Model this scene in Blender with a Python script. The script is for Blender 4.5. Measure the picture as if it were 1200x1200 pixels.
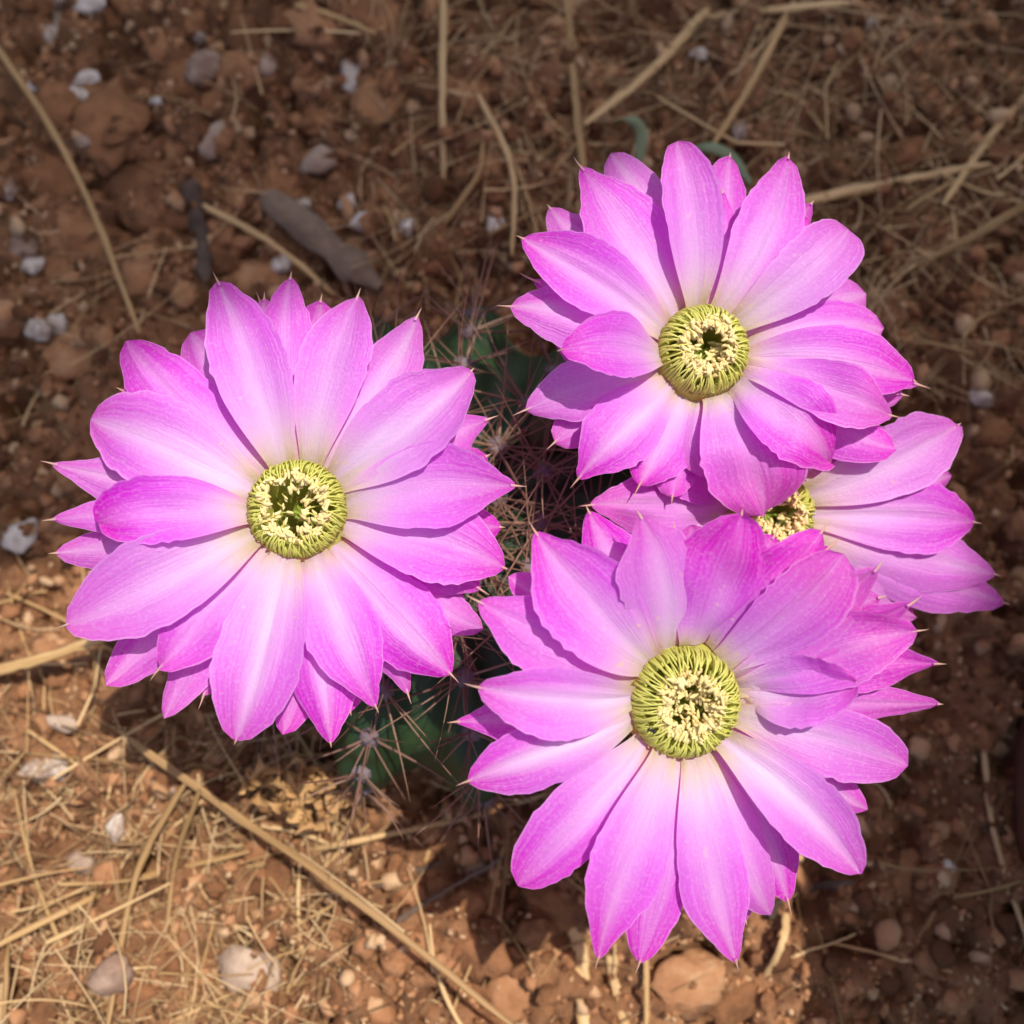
import bpy, math, random
import numpy as np
from mathutils import Vector, Matrix, Quaternion

# ------------------------------------------------------------------ scene
for o in list(bpy.data.objects):
    bpy.data.objects.remove(o, do_unlink=True)
scn = bpy.context.scene
COL = scn.collection
CM = 0.01
rng = np.random.default_rng(7)
random.seed(7)

# ------------------------------------------------------------------ camera (all code below works in centimetres)
TILT = math.radians(12.0)
FOV = math.radians(50.0)
DIST = 22.5
AIM = np.array([0.0, 0.0, 9.0])
FWD = np.array([0.0, math.sin(TILT), -math.cos(TILT)])
UP = np.array([0.0, math.cos(TILT), math.sin(TILT)])
RIGHT = np.array([1.0, 0.0, 0.0])
CAMPOS = AIM - FWD * DIST
cam_d = bpy.data.cameras.new('camera')
cam = bpy.data.objects.new('camera', cam_d)
COL.objects.link(cam)
cam.location = CAMPOS * CM
cam.rotation_euler = (TILT, 0, 0)
cam_d.sensor_width = 36
cam_d.lens = 18 / math.tan(FOV / 2)
cam_d.clip_start = 0.005
cam_d.clip_end = 200
cam_d.dof.use_dof = True
cam_d.dof.focus_distance = 0.222
cam_d.dof.aperture_fstop = 10.5
scn.camera = cam

# ------------------------------------------------------------------ light
SUN_EL = math.radians(71)
SUN_H = np.array([0.82, 0.57])            # the horizontal direction the sun stands in
SUN_H = SUN_H / np.linalg.norm(SUN_H)
SUN_V = np.array([SUN_H[0] * math.cos(SUN_EL), SUN_H[1] * math.cos(SUN_EL), math.sin(SUN_EL)])
COT = 1 / math.tan(SUN_EL)
w = bpy.data.worlds.new('World')
scn.world = w
w.use_nodes = True
nt = w.node_tree
bg = nt.nodes['Background']
sky = nt.nodes.new('ShaderNodeTexSky')
sky.sky_type = 'NISHITA'
sky.sun_disc = False
sky.dust_density = 3.2
sky.sun_elevation = SUN_EL
sky.sun_rotation = math.atan2(SUN_H[0], SUN_H[1])
nt.links.new(sky.outputs[0], bg.inputs[0])
bg.inputs[1].default_value = 0.10
sun_d = bpy.data.lights.new('sun', 'SUN')
sun_d.energy = 2.8
sun_d.angle = math.radians(0.53)
sun_d.color = (1.0, 0.94, 0.85)
sun = bpy.data.objects.new('sun', sun_d)
COL.objects.link(sun)
sun.rotation_euler = Vector(SUN_V).to_track_quat('Z', 'Y').to_euler()
sun.location = (0.3, 0.4, 1.5)
scn.view_settings.view_transform = 'Standard'
scn.view_settings.look = 'None'
scn.view_settings.exposure = 0.85
scn.view_settings.gamma = 1.0
scn.cycles.max_bounces = 6
scn.cycles.diffuse_bounces = 3
scn.cycles.glossy_bounces = 2
scn.cycles.transmission_bounces = 4


# ------------------------------------------------------------------ helpers
def nrm(v):
    v = np.asarray(v, float)
    return v / (np.linalg.norm(v) + 1e-12)


def ray(px, py):
    k = math.tan(FOV / 2)
    x = (px - 600) / 600 * k
    y = (600 - py) / 600 * k
    return nrm(FWD + RIGHT * x + UP * y)


def at_z(px, py, z):
    """point (cm) on the horizontal plane at height z under a photo pixel"""
    d = ray(px, py)
    return CAMPOS + d * ((z - CAMPOS[2]) / d[2])


def at_plane(px, py, c, n):
    d = ray(px, py)
    return CAMPOS + d * (np.dot(np.asarray(c) - CAMPOS, n) / np.dot(d, n))


def px_cm(p):
    """size in cm of one photo pixel at point p"""
    return np.dot(np.asarray(p) - CAMPOS, FWD) * math.tan(FOV / 2) / 600


def to_px(p):
    v = np.asarray(p) - CAMPOS
    d = np.dot(v, FWD)
    k = math.tan(FOV / 2)
    return 600 + np.dot(v, RIGHT) / d / k * 600, 600 - np.dot(v, UP) / d / k * 600


def hash2(ix, iy, seed):
    n = (ix.astype(np.int64) * 374761393 + iy.astype(np.int64) * 668265263 + seed * 982451653) & 0xffffffff
    n = ((n ^ (n >> 13)) * 1274126177) & 0xffffffff
    n = n ^ (n >> 16)
    return (n & 0xffff) / 65535.0


def vnoise(x, y, seed=0):
    ix, iy = np.floor(x), np.floor(y)
    fx, fy = x - ix, y - iy
    fx, fy = fx * fx * (3 - 2 * fx), fy * fy * (3 - 2 * fy)
    a, b = hash2(ix, iy, seed), hash2(ix + 1, iy, seed)
    c, d = hash2(ix, iy + 1, seed), hash2(ix + 1, iy + 1, seed)
    return (a * (1 - fx) + b * fx) * (1 - fy) + (c * (1 - fx) + d * fx) * fy


def fbm(x, y, seed=0, octv=4):
    s, a, t = 0, 1.0, 0
    for k in range(octv):
        s = s + a * vnoise(x * 2 ** k, y * 2 ** k, seed + k * 17)
        t += a
        a *= 0.5
    return s / t


def mesh(name, verts, faces, mats, uv=None, smooth=True, mat_idx=None):
    me = bpy.data.meshes.new(name)
    v = np.asarray(verts, float) * CM
    if isinstance(faces, np.ndarray):
        nf, k = faces.shape
        me.vertices.add(len(v))
        me.vertices.foreach_set('co', v.ravel())
        me.loops.add(nf * k)
        me.loops.foreach_set('vertex_index', faces.ravel().astype(np.int32))
        me.polygons.add(nf)
        me.polygons.foreach_set('loop_start', np.arange(0, nf * k, k, dtype=np.int32))
        me.update(calc_edges=True)
    else:
        me.from_pydata([tuple(p) for p in v], [], faces)
    for m in (mats if isinstance(mats, (list, tuple)) else [mats]):
        me.materials.append(m)
    if uv is not None:
        ul = me.uv_layers.new(name='UVMap')
        li = np.empty(len(me.loops), np.int32)
        me.loops.foreach_get('vertex_index', li)
        ul.data.foreach_set('uv', np.asarray(uv, np.float32)[li].ravel())
    if mat_idx is not None:
        me.polygons.foreach_set('material_index', np.asarray(mat_idx, np.int32))
    me.polygons.foreach_set('use_smooth', np.full(len(me.polygons), bool(smooth)))
    me.update()
    return me


ORG = {}


def link(name, me, org, parent=None, rot=None, scale=None):
    """object with its origin at org (cm, world); parents are never rotated or scaled"""
    o = bpy.data.objects.new(name, me)
    COL.objects.link(o)
    org = np.asarray(org, float)
    if parent is not None:
        o.parent = parent
        o.location = (org - ORG[parent.name]) * CM
    else:
        o.location = org * CM
    if rot is not None:
        o.rotation_mode = 'QUATERNION'
        o.rotation_quaternion = rot
    if scale is not None:
        o.scale = scale if hasattr(scale, '__len__') else (scale,) * 3
    ORG[o.name] = org
    return o


def tag(o, label=None, cat=None, group=None, kind=None):
    if label: o['label'] = label
    if cat: o['category'] = cat
    if group: o['group'] = group
    if kind: o['kind'] = kind
    return o


def grid_faces(nu, nv, close_v=False):
    """faces of an nu x nv grid of vertices (row-major, nu rows)"""
    i = np.arange(nu - 1)[:, None]
    j = np.arange(nv if close_v else nv - 1)[None, :]
    j2 = (j + 1) % nv
    f = np.stack([i * nv + j + 0 * i, i * nv + j2, (i + 1) * nv + j2, (i + 1) * nv + j], -1)
    return f.reshape(-1, 4)


def bez(p0, p1, p2, p3, t):
    t = np.asarray(t)[:, None]
    return p0 * (1 - t) ** 3 + p1 * 3 * t * (1 - t) ** 2 + p2 * 3 * t * t * (1 - t) + p3 * t ** 3


def spline(pts, n):
    """Catmull-Rom through pts, n samples"""
    pts = np.asarray(pts, float)
    p = np.vstack([2 * pts[0] - pts[1], pts, 2 * pts[-1] - pts[-2]])
    out = []
    m = len(pts) - 1
    for q in np.linspace(0, m - 1e-6, n):
        i = int(q)
        t = q - i
        a, b, c, d = p[i], p[i + 1], p[i + 2], p[i + 3]
        out.append(0.5 * (2 * b + (c - a) * t + (2 * a - 5 * b + 4 * c - d) * t * t + (3 * b - a - 3 * c + d) * t ** 3))
    return np.array(out)


def tube(path, rad, k=6, flat=1.0, seed=None):
    """verts, faces, uv of a tube along path (n,3) with radii rad; flat<1 squeezes it vertically"""
    path = np.asarray(path, float)
    n = len(path)
    rad = np.broadcast_to(np.asarray(rad, float), (n,))
    tg = np.gradient(path, axis=0)
    tg /= np.linalg.norm(tg, axis=1, keepdims=True) + 1e-12
    ref = np.array([0, 0, 1.0]) if abs(tg[:, 2]).mean() < 0.9 else np.array([1.0, 0, 0])
    s = np.cross(tg, ref)
    s /= np.linalg.norm(s, axis=1, keepdims=True) + 1e-12
    u = np.cross(s, tg)
    a = np.linspace(0, 2 * math.pi, k, endpoint=False)
    v = path[:, None, :] + rad[:, None, None] * (np.cos(a)[None, :, None] * s[:, None, :] + flat * np.sin(a)[None, :, None] * u[:, None, :])
    uv = np.stack(np.broadcast_arrays((a / 6.283)[None, :], np.linspace(0, 1, n)[:, None]), -1)
    return v.reshape(-1, 3), grid_faces(n, k, True), uv.reshape(-1, 2)


class Join:
    def __init__(s): s.v, s.f, s.u, s.n = [], [], [], 0

    def add(s, v, f, u=None):
        s.v.append(np.asarray(v)); s.f.append(np.asarray(f) + s.n)
        s.u.append(np.zeros((len(v), 2)) if u is None else u); s.n += len(v)

    def get(s): return np.vstack(s.v), np.vstack(s.f), np.vstack(s.u)


def ico(sub):
    p = (1 + 5 ** .5) / 2
    v = [nrm(q) for q in [(-1, p, 0), (1, p, 0), (-1, -p, 0), (1, -p, 0), (0, -1, p), (0, 1, p), (0, -1, -p), (0, 1, -p), (p, 0, -1), (p, 0, 1), (-p, 0, -1), (-p, 0, 1)]]
    f = [(0, 11, 5), (0, 5, 1), (0, 1, 7), (0, 7, 10), (0, 10, 11), (1, 5, 9), (5, 11, 4), (11, 10, 2), (10, 7, 6), (7, 1, 8), (3, 9, 4), (3, 4, 2), (3, 2, 6), (3, 6, 8), (3, 8, 9), (4, 9, 5), (2, 4, 11), (6, 2, 10), (8, 6, 7), (9, 8, 1)]
    for _ in range(sub):
        c, g = {}, []
        def mid(a, b):
            k = (min(a, b), max(a, b))
            if k not in c:
                v.append(nrm(v[a] + v[b])); c[k] = len(v) - 1
            return c[k]
        for a, b, d in f:
            x, y, z = mid(a, b), mid(b, d), mid(d, a)
            g += [(a, x, z), (b, y, x), (d, z, y), (x, y, z)]
        f = g
    return np.array(v), np.array(f)


ICO0, ICO1, ICO2, ICO3 = ico(0), ico(1), ico(2), ico(3)


# ------------------------------------------------------------------ materials
def N(nt, typ, **kw):
    n = nt.nodes.new(typ)
    for k, v in kw.items():
        if k.startswith('i_'):
            key = k[2:]
            key = int(key) if key.isdigit() else key.replace('_', ' ')
            n.inputs[key].default_value = v
        else:
            setattr(n, k, v)
    return n


def newmat(name):
    m = bpy.data.materials.new(name)
    m.use_nodes = True
    return m, m.node_tree, m.node_tree.nodes['Principled BSDF']


def ramp(nt, stops, interp='LINEAR'):
    r = nt.nodes.new('ShaderNodeValToRGB')
    r.color_ramp.interpolation = interp
    e = r.color_ramp.elements
    while len(e) < len(stops): e.new(0.5)
    for q, (p, c) in zip(e, stops):
        q.position = p
        q.color = (*c, 1)
    return r


def math_n(nt, op, a, b=None, clamp=False):
    n = nt.nodes.new('ShaderNodeMath')
    n.operation = op
    n.use_clamp = clamp
    for i, x in enumerate((a, b)):
        if x is None: continue
        if isinstance(x, (int, float)): n.inputs[i].default_value = x
        else: nt.links.new(x, n.inputs[i])
    return n.outputs[0]


def mixc(nt, fac, a, b, typ='MIX'):
    n = nt.nodes.new('ShaderNodeMix')
    n.data_type = 'RGBA'
    n.blend_type = typ
    for s, x in ((n.inputs[0], fac), (n.inputs[6], a), (n.inputs[7], b)):
        if isinstance(x, (int, float)): s.default_value = x
        elif isinstance(x, tuple): s.default_value = (*x, 1)
        else: nt.links.new(x, s)
    return n.outputs[2]


def simple(name, stops, scale=40.0, rough=0.8, island=False, objrand=0.0, bump=0.0, bscale=300.0, spec=0.3, stretch=None, detail=5):
    """noise-coloured material; object coordinates; optional per-object or per-island variation"""
    m, nt, p = newmat(name)
    L = nt.links.new
    tc = N(nt, 'ShaderNodeTexCoord')
    src = tc.outputs['Object']
    if stretch:
        mp = N(nt, 'ShaderNodeMapping'); mp.inputs['Scale'].default_value = stretch
        L(tc.outputs['UV'], mp.inputs[0]); src = mp.outputs[0]
    oi = N(nt, 'ShaderNodeObjectInfo')
    nz = N(nt, 'ShaderNodeTexNoise', i_Scale=scale, i_Detail=detail, i_Roughness=0.65)
    nz.noise_dimensions = '4D'
    L(src, nz.inputs['Vector'])
    L(math_n(nt, 'MULTIPLY', oi.outputs['Random'], 50.0), nz.inputs['W'])
    fac = nz.outputs[0]
    if island:
        g = N(nt, 'ShaderNodeNewGeometry')
        r = math_n(nt, 'SUBTRACT', g.outputs['Random Per Island'], 0.5)
        fac = math_n(nt, 'ADD', fac, math_n(nt, 'MULTIPLY', r, 0.85))
    if objrand:
        r = math_n(nt, 'SUBTRACT', oi.outputs['Random'], 0.5)
        fac = math_n(nt, 'ADD', fac, math_n(nt, 'MULTIPLY', r, objrand))
    cr = ramp(nt, stops)
    L(fac, cr.inputs[0])
    L(cr.outputs[0], p.inputs['Base Color'])
    p.inputs['Roughness'].default_value = rough
    p.inputs['Specular IOR Level'].default_value = spec
    if bump:
        b = N(nt, 'ShaderNodeBump', i_Strength=bump, i_Distance=0.001)
        nb = N(nt, 'ShaderNodeTexNoise', i_Scale=bscale, i_Detail=6.0, i_Roughness=0.7)
        L(src, nb.inputs['Vector'])
        L(nb.outputs[0], b.inputs['Height'])
        L(b.outputs[0], p.inputs['Normal'])
    return m


def petal_material():
    m, nt, p = newmat('petal')
    L = nt.links.new
    uvn = N(nt, 'ShaderNodeUVMap')
    sx = N(nt, 'ShaderNodeSeparateXYZ'); L(uvn.outputs[0], sx.inputs[0])
    U, V = sx.outputs[0], sx.outputs[1]
    oi = N(nt, 'ShaderNodeObjectInfo')
    # broad mottling so no two petals fade alike
    tc = N(nt, 'ShaderNodeTexCoord')
    mp = N(nt, 'ShaderNodeMapping'); mp.inputs['Scale'].default_value = (3.0, 1.6, 1)
    L(uvn.outputs[0], mp.inputs[0])
    nz = N(nt, 'ShaderNodeTexNoise', i_Scale=1.0, i_Detail=3.0); nz.noise_dimensions = '4D'
    L(mp.outputs[0], nz.inputs['Vector']); L(math_n(nt, 'MULTIPLY', oi.outputs['Random'], 90.0), nz.inputs['W'])
    vv = math_n(nt, 'ADD', V, math_n(nt, 'MULTIPLY', math_n(nt, 'SUBTRACT', nz.outputs[0], 0.5), 0.42))
    vv = math_n(nt, 'ADD', vv, math_n(nt, 'MULTIPLY', math_n(nt, 'SUBTRACT', oi.outputs['Random'], 0.5), 0.16))
    glow_ = N(nt, 'ShaderNodeAttribute', attribute_type='OBJECT', attribute_name='through_glow')  # deeper magenta painted on, standing in for sunlight coming through crowded petals
    vv = math_n(nt, 'ADD', vv, math_n(nt, 'MULTIPLY', glow_.outputs['Fac'], math_n(nt, 'MINIMUM', math_n(nt, 'MULTIPLY', V, 3.0), 1.0)))
    # cream throat must stay near the base
    vb = math_n(nt, 'ADD', math_n(nt, 'MULTIPLY', V, 0.45), math_n(nt, 'MULTIPLY', vv, 0.55))
    cr = ramp(nt, [(0.0, (0.66, 0.66, 0.26)), (0.09, (0.80, 0.73, 0.52)), (0.20, (0.82, 0.58, 0.74)), (0.36, (0.78, 0.31, 0.82)), (0.60, (0.72, 0.14, 0.76)), (0.82, (0.70, 0.075, 0.69)), (1.0, (0.70, 0.03, 0.58))])
    L(vb, cr.inputs[0])
    # broad pale middle that fades towards the margins, and a thin pale midrib
    du = math_n(nt, 'ABSOLUTE', math_n(nt, 'SUBTRACT', U, 0.5))
    wd = math_n(nt, 'SUBTRACT', 0.50, math_n(nt, 'MULTIPLY', V, 0.30))
    mr = math_n(nt, 'SUBTRACT', 1.0, math_n(nt, 'DIVIDE', du, wd), clamp=True)
    mr = math_n(nt, 'MULTIPLY', mr, math_n(nt, 'MULTIPLY', mr, math_n(nt, 'SUBTRACT', 3.0, math_n(nt, 'MULTIPLY', mr, 2.0))))
    rr2 = math_n(nt, 'FRACT', math_n(nt, 'MULTIPLY', oi.outputs['Random'], 7.31))
    amp = math_n(nt, 'MULTIPLY', math_n(nt, 'SUBTRACT', nz.outputs[0], 0.20, clamp=True), math_n(nt, 'ADD', 1.2, math_n(nt, 'MULTIPLY', rr2, 1.5)))
    amp = math_n(nt, 'MULTIPLY', amp, math_n(nt, 'SUBTRACT', 1.12, math_n(nt, 'MULTIPLY', V, 0.75)))
    amp = math_n(nt, 'MULTIPLY', amp, math_n(nt, 'SUBTRACT', 1.0, math_n(nt, 'MULTIPLY', glow_.outputs['Fac'], 1.3), clamp=True))
    mr = math_n(nt, 'MULTIPLY', mr, amp, clamp=True)
    thin = math_n(nt, 'SUBTRACT', 1.0, math_n(nt, 'DIVIDE', du, 0.055), clamp=True)
    thin = math_n(nt, 'MULTIPLY', math_n(nt, 'MULTIPLY', thin, V), math_n(nt, 'MULTIPLY', nz.outputs[0], 0.55))
    mr = math_n(nt, 'MAXIMUM', mr, thin)
    # fine lengthwise veins
    mp2 = N(nt, 'ShaderNodeMapping'); mp2.inputs['Scale'].default_value = (34.0, 1.8, 1)
    L(uvn.outputs[0], mp2.inputs[0])
    vn = N(nt, 'ShaderNodeTexNoise', i_Scale=1.0, i_Detail=4.0, i_Roughness=0.6); vn.noise_dimensions = '4D'
    L(mp2.outputs[0], vn.inputs['Vector']); L(math_n(nt, 'MULTIPLY', oi.outputs['Random'], 40.0), vn.inputs['W'])
    c1 = mixc(nt, mr, cr.outputs[0], (0.92, 0.76, 0.96))
    vf = math_n(nt, 'MULTIPLY', math_n(nt, 'SUBTRACT', vn.outputs[0], 0.42, clamp=True), 1.0)
    c2 = mixc(nt, vf, c1, (0.90, 0.52, 0.90))
    # grainy cells
    gr = N(nt, 'ShaderNodeTexNoise', i_Scale=1500.0, i_Detail=2.0)
    L(tc.outputs['Object'], gr.inputs['Vector'])
    gf = math_n(nt, 'MULTIPLY', math_n(nt, 'SUBTRACT', gr.outputs[0], 0.5, clamp=True), 0.75)
    c3 = mixc(nt, gf, c2, (0.93, 0.75, 0.95))
    # thin pale margin
    ed = math_n(nt, 'SUBTRACT', math_n(nt, 'MULTIPLY', du, 2.0), 0.93, clamp=True)
    ed = math_n(nt, 'MULTIPLY', math_n(nt, 'MULTIPLY', ed, 9.0), math_n(nt, 'SUBTRACT', V, 0.25, clamp=True), clamp=True)
    c4 = mixc(nt, ed, c3, (0.90, 0.72, 0.92))
    # stray pollen grains near the throat
    sp_n = N(nt, 'ShaderNodeTexNoise', i_Scale=420.0, i_Detail=1.0)
    L(tc.outputs['Object'], sp_n.inputs['Vector'])
    spf = math_n(nt, 'MULTIPLY', math_n(nt, 'SUBTRACT', sp_n.outputs[0], 0.74, clamp=True), 30.0, clamp=True)
    spf = math_n(nt, 'MULTIPLY', spf, math_n(nt, 'SUBTRACT', 0.75, V, clamp=True))
    c4 = mixc(nt, spf, c4, (0.92, 0.80, 0.45))
    # horny tip
    tf = math_n(nt, 'MULTIPLY', math_n(nt, 'SUBTRACT', V, 1.0, clamp=True), 30.0, clamp=True)
    col = mixc(nt, tf, c4, (0.74, 0.54, 0.38))
    hs = N(nt, 'ShaderNodeHueSaturation')
    L(col, hs.inputs['Color'])
    L(math_n(nt, 'ADD', 0.88, math_n(nt, 'MULTIPLY', oi.outputs['Random'], 0.2)), hs.inputs['Saturation'])
    p.inputs['Roughness'].default_value = 0.44
    p.inputs['Specular IOR Level'].default_value = 0.45
    p.inputs['Sheen Weight'].default_value = 0.15
    p.inputs['Sheen Roughness'].default_value = 0.4
    L(hs.outputs[0], p.inputs['Base Color'])
    b = N(nt, 'ShaderNodeBump', i_Strength=0.6, i_Distance=0.0004)
    L(math_n(nt, 'ADD', vn.outputs[0], math_n(nt, 'MULTIPLY', gr.outputs[0], 0.5)), b.inputs['Height'])
    L(b.outputs[0], p.inputs['Normal'])
    tr = N(nt, 'ShaderNodeBsdfTranslucent')
    tcol = mixc(nt, 1.0, hs.outputs[0], (1.0, 0.20, 0.90), 'MULTIPLY')
    L(tcol, tr.inputs['Color'])
    mx = N(nt, 'ShaderNodeMixShader'); mx.inputs[0].default_value = 0.47
    L(p.outputs[0], mx.inputs[1]); L(tr.outputs[0], mx.inputs[2])
    out = nt.nodes['Material Output']
    L(mx.outputs[0], out.inputs[0])
    return m


def translucent_simple(name, c1, c2, trans=0.3, rough=0.5, scale=200):
    m, nt, p = newmat(name)
    L = nt.links.new
    tc = N(nt, 'ShaderNodeTexCoord'); oi = N(nt, 'ShaderNodeObjectInfo')
    nz = N(nt, 'ShaderNodeTexNoise', i_Scale=scale, i_Detail=3.0); nz.noise_dimensions = '4D'
    L(tc.outputs['Object'], nz.inputs['Vector']); L(math_n(nt, 'MULTIPLY', oi.outputs['Random'], 60.0), nz.inputs['W'])
    f = math_n(nt, 'ADD', math_n(nt, 'MULTIPLY', nz.outputs[0], 0.6), math_n(nt, 'MULTIPLY', oi.outputs['Random'], 0.4))
    c = mixc(nt, f, c1, c2)
    L(c, p.inputs['Base Color'])
    p.inputs['Roughness'].default_value = rough
    tr = N(nt, 'ShaderNodeBsdfTranslucent'); L(c, tr.inputs[0])
    mx = N(nt, 'ShaderNodeMixShader'); mx.inputs[0].default_value = trans
    L(p.outputs[0], mx.inputs[1]); L(tr.outputs[0], mx.inputs[2])
    L(mx.outputs[0], nt.nodes['Material Output'].inputs[0])
    return m


M_PETAL = petal_material()
M_FIL = translucent_simple('filament', (0.72, 0.72, 0.13), (0.90, 0.88, 0.34), 0.5)
M_ANTHER = translucent_simple('anther', (0.88, 0.66, 0.24), (0.95, 0.84, 0.46), 0.25, 0.7, 400)
M_STIGMA = translucent_simple('stigma', (0.30, 0.42, 0.04), (0.45, 0.55, 0.10), 0.2)
M_THROAT = translucent_simple('throat', (0.64, 0.66, 0.09), (0.78, 0.78, 0.20), 0.4)
M_TUBE = simple('floral_tube', [(0.3, (0.07, 0.10, 0.03)), (0.7, (0.16, 0.12, 0.06))], 120, 0.8, bump=0.6)
M_CACTUS = simple('cactus_skin', [(0.25, (0.009, 0.024, 0.008)), (0.55, (0.017, 0.044, 0.013)), (0.8, (0.05, 0.085, 0.020))], 55, 0.5, bump=0.3, bscale=900, spec=0.4)
M_SPINE = simple('spine', [(0.25, (0.11, 0.052, 0.036)), (0.55, (0.22, 0.12, 0.08)), (0.85, (0.38, 0.25, 0.165))], 60, 0.55, objrand=0.5)
M_WOOL = simple('areole_wool', [(0.3, (0.10, 0.075, 0.085)), (0.7, (0.24, 0.19, 0.20))], 300, 0.95, bump=0.5, bscale=2000)
M_SOIL = simple('soil', [(0.25, (0.13, 0.066, 0.032)), (0.5, (0.27, 0.132, 0.064)), (0.75, (0.42, 0.225, 0.115))], 45, 0.95, bump=0.9, bscale=600, spec=0.1, detail=8)
M_CRUMB = simple('soil_crumb', [(0.2, (0.13, 0.058, 0.028)), (0.5, (0.33, 0.152, 0.070)), (0.72, (0.46, 0.235, 0.115)), (0.92, (0.56, 0.37, 0.21))], 90, 0.95, island=True, bump=0.6, bscale=900, spec=0.1)
M_CLOD = simple('soil_clod', [(0.2, (0.15, 0.070, 0.034)), (0.5, (0.33, 0.152, 0.070)), (0.75, (0.46, 0.235, 0.115)), (0.95, (0.56, 0.37, 0.21))], 110, 0.95, objrand=0.45, bump=1.0, bscale=420, spec=0.1, detail=9)
M_WHITE = simple('white_stone', [(0.30, (0.27, 0.17, 0.11)), (0.5, (0.52, 0.43, 0.35)), (0.75, (0.78, 0.71, 0.62))], 160, 0.8, objrand=0.35, bump=0.4, bscale=500)
M_BEIGE = simple('beige_stone', [(0.3, (0.26, 0.16, 0.11)), (0.7, (0.50, 0.37, 0.27))], 110, 0.85, objrand=0.4, bump=0.6, bscale=500)
M_STRAW = simple('straw', [(0.2, (0.23, 0.130, 0.048)), (0.5, (0.44, 0.265, 0.105)), (0.85, (0.66, 0.45, 0.22))], 1.0, 0.6, objrand=0.5, stretch=(5, 1.2, 1), spec=0.35)
M_LITTER = simple('litter', [(0.2, (0.15, 0.080, 0.035)), (0.5, (0.38, 0.23, 0.105)), (0.85, (0.66, 0.46, 0.24))], 60, 0.75, island=True)
M_TWIG = simple('dark_twig', [(0.3, (0.065, 0.042, 0.030)), (0.7, (0.17, 0.115, 0.08))], 90, 0.85, objrand=0.3, bump=0.8, bscale=500)
M_BARK = simple('bark', [(0.3, (0.13, 0.082, 0.055)), (0.7, (0.28, 0.19, 0.13))], 90, 0.9, bump=1.0, bscale=250)
M_GREEN = translucent_simple('green_blade', (0.16, 0.23, 0.12), (0.32, 0.36, 0.20), 0.25, 0.6, 100)
M_WITHER = translucent_simple('withered', (0.40, 0.20, 0.07), (0.64, 0.40, 0.16), 0.2, 0.7, 150)
M_POT = simple('terracotta', [(0.3, (0.20, 0.075, 0.04)), (0.7, (0.32, 0.14, 0.08))], 12, 0.85, bump=0.4, bscale=150)
M_PLANK = simple('blocker_plank', [(0.3, (0.30, 0.25, 0.20)), (0.7, (0.46, 0.40, 0.33))], 5, 0.9, bump=0.5, bscale=60)
M_BLACK = simple('insect_black', [(0.3, (0.008, 0.008, 0.009)), (0.7, (0.02, 0.02, 0.02))], 300, 0.35)


# ------------------------------------------------------------------ ground
def ground_z(x, y):
    x, y = np.asarray(x, float), np.asarray(y, float)
    z = (fbm(x * 0.16 + 3, y * 0.16 + 7, 1, 3) - 0.5) * 1.9
    z = z + (fbm(x * 0.75, y * 0.75, 5, 4) - 0.5) * 1.5
    # clod-like lumps
    z = z + np.maximum(fbm(x * 1.5, y * 1.5, 9, 4) - 0.46, 0) * 2.2 - np.maximum(0.43 - fbm(x * 1.0 + 9, y * 1.0, 31, 4), 0) * 5.0
    far = np.clip((np.hypot(x, y) - 60) / 60, 0, 1)
    return z * (1 - far)


def axis_coords():
    inner = np.arange(-22, 24.001, 0.12)
    inner = np.concatenate([[-24, -23, -22.5], inner])
    out = [24.0]
    st = 0.2
    while out[-1] < 6000:
        st *= 1.055 if out[-1] < 75 else 1.3
        out.append(out[-1] + st)
    out = np.array(out[1:])
    return np.concatenate([-out[::-1], inner, out])


gx = axis_coords()
GX, GY = np.meshgrid(gx, gx, indexing='ij')
GZ = ground_z(GX, GY)
gv = np.stack([GX, GY, GZ], -1).reshape(-1, 3)
g_me = mesh('ground', gv, grid_faces(len(gx), len(gx)), M_SOIL)
ground = tag(link('ground', g_me, (0, 0, 0)), kind='structure')


def on_ground(px, py, dz=0.0):
    p = at_z(px, py, 0)
    for _ in range(4):
        p = at_z(px, py, float(ground_z(p[0], p[1])) + dz)
    return p


# ------------------------------------------------------------------ things outside the frame that shade the ground
def lathe(prof, n=48):
    prof = np.asarray(prof, float)
    a = np.linspace(0, 2 * math.pi, n, endpoint=False)
    v = np.stack([prof[:, 0][:, None] * np.cos(a), prof[:, 0][:, None] * np.sin(a), np.repeat(prof[:, 1][:, None], n, 1)], -1)
    return v.reshape(-1, 3), grid_faces(len(prof), n, True)


POT_C = np.array([25.6, -7.0, -0.6])
pot = bpy.data.objects.new('terracotta_pot', None); COL.objects.link(pot)
pot.location = POT_C * CM; ORG['terracotta_pot'] = POT_C
tag(pot, 'large terracotta plant pot standing on the soil beside the pink cactus flowers', 'pot')
pv, pf = lathe([(0.01, 0), (11.4, 0), (11.8, 0.4), (11.9, 9), (12.2, 17), (12.2, 17.2), (11.1, 17.2), (10.9, 14)], 72)
link('pot_wall', mesh('pot_wall', pv, pf, M_POT), POT_C, pot)
pv, pf = lathe([(12.23, 15.2), (12.7, 15.4), (12.8, 19.4), (12.5, 19.9), (11.5, 19.9), (11.15, 19.4), (11.15, 17.1)], 72)
link('pot_rim', mesh('pot_rim', pv, pf, M_POT), POT_C, pot)
pv, pf = lathe([(10.95, 16.0), (8, 16.6), (4, 16.3), (0.01, 16.8)], 40)
link('potting_soil', mesh('potting_soil', pv, pf, M_SOIL), POT_C, pot)

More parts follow.
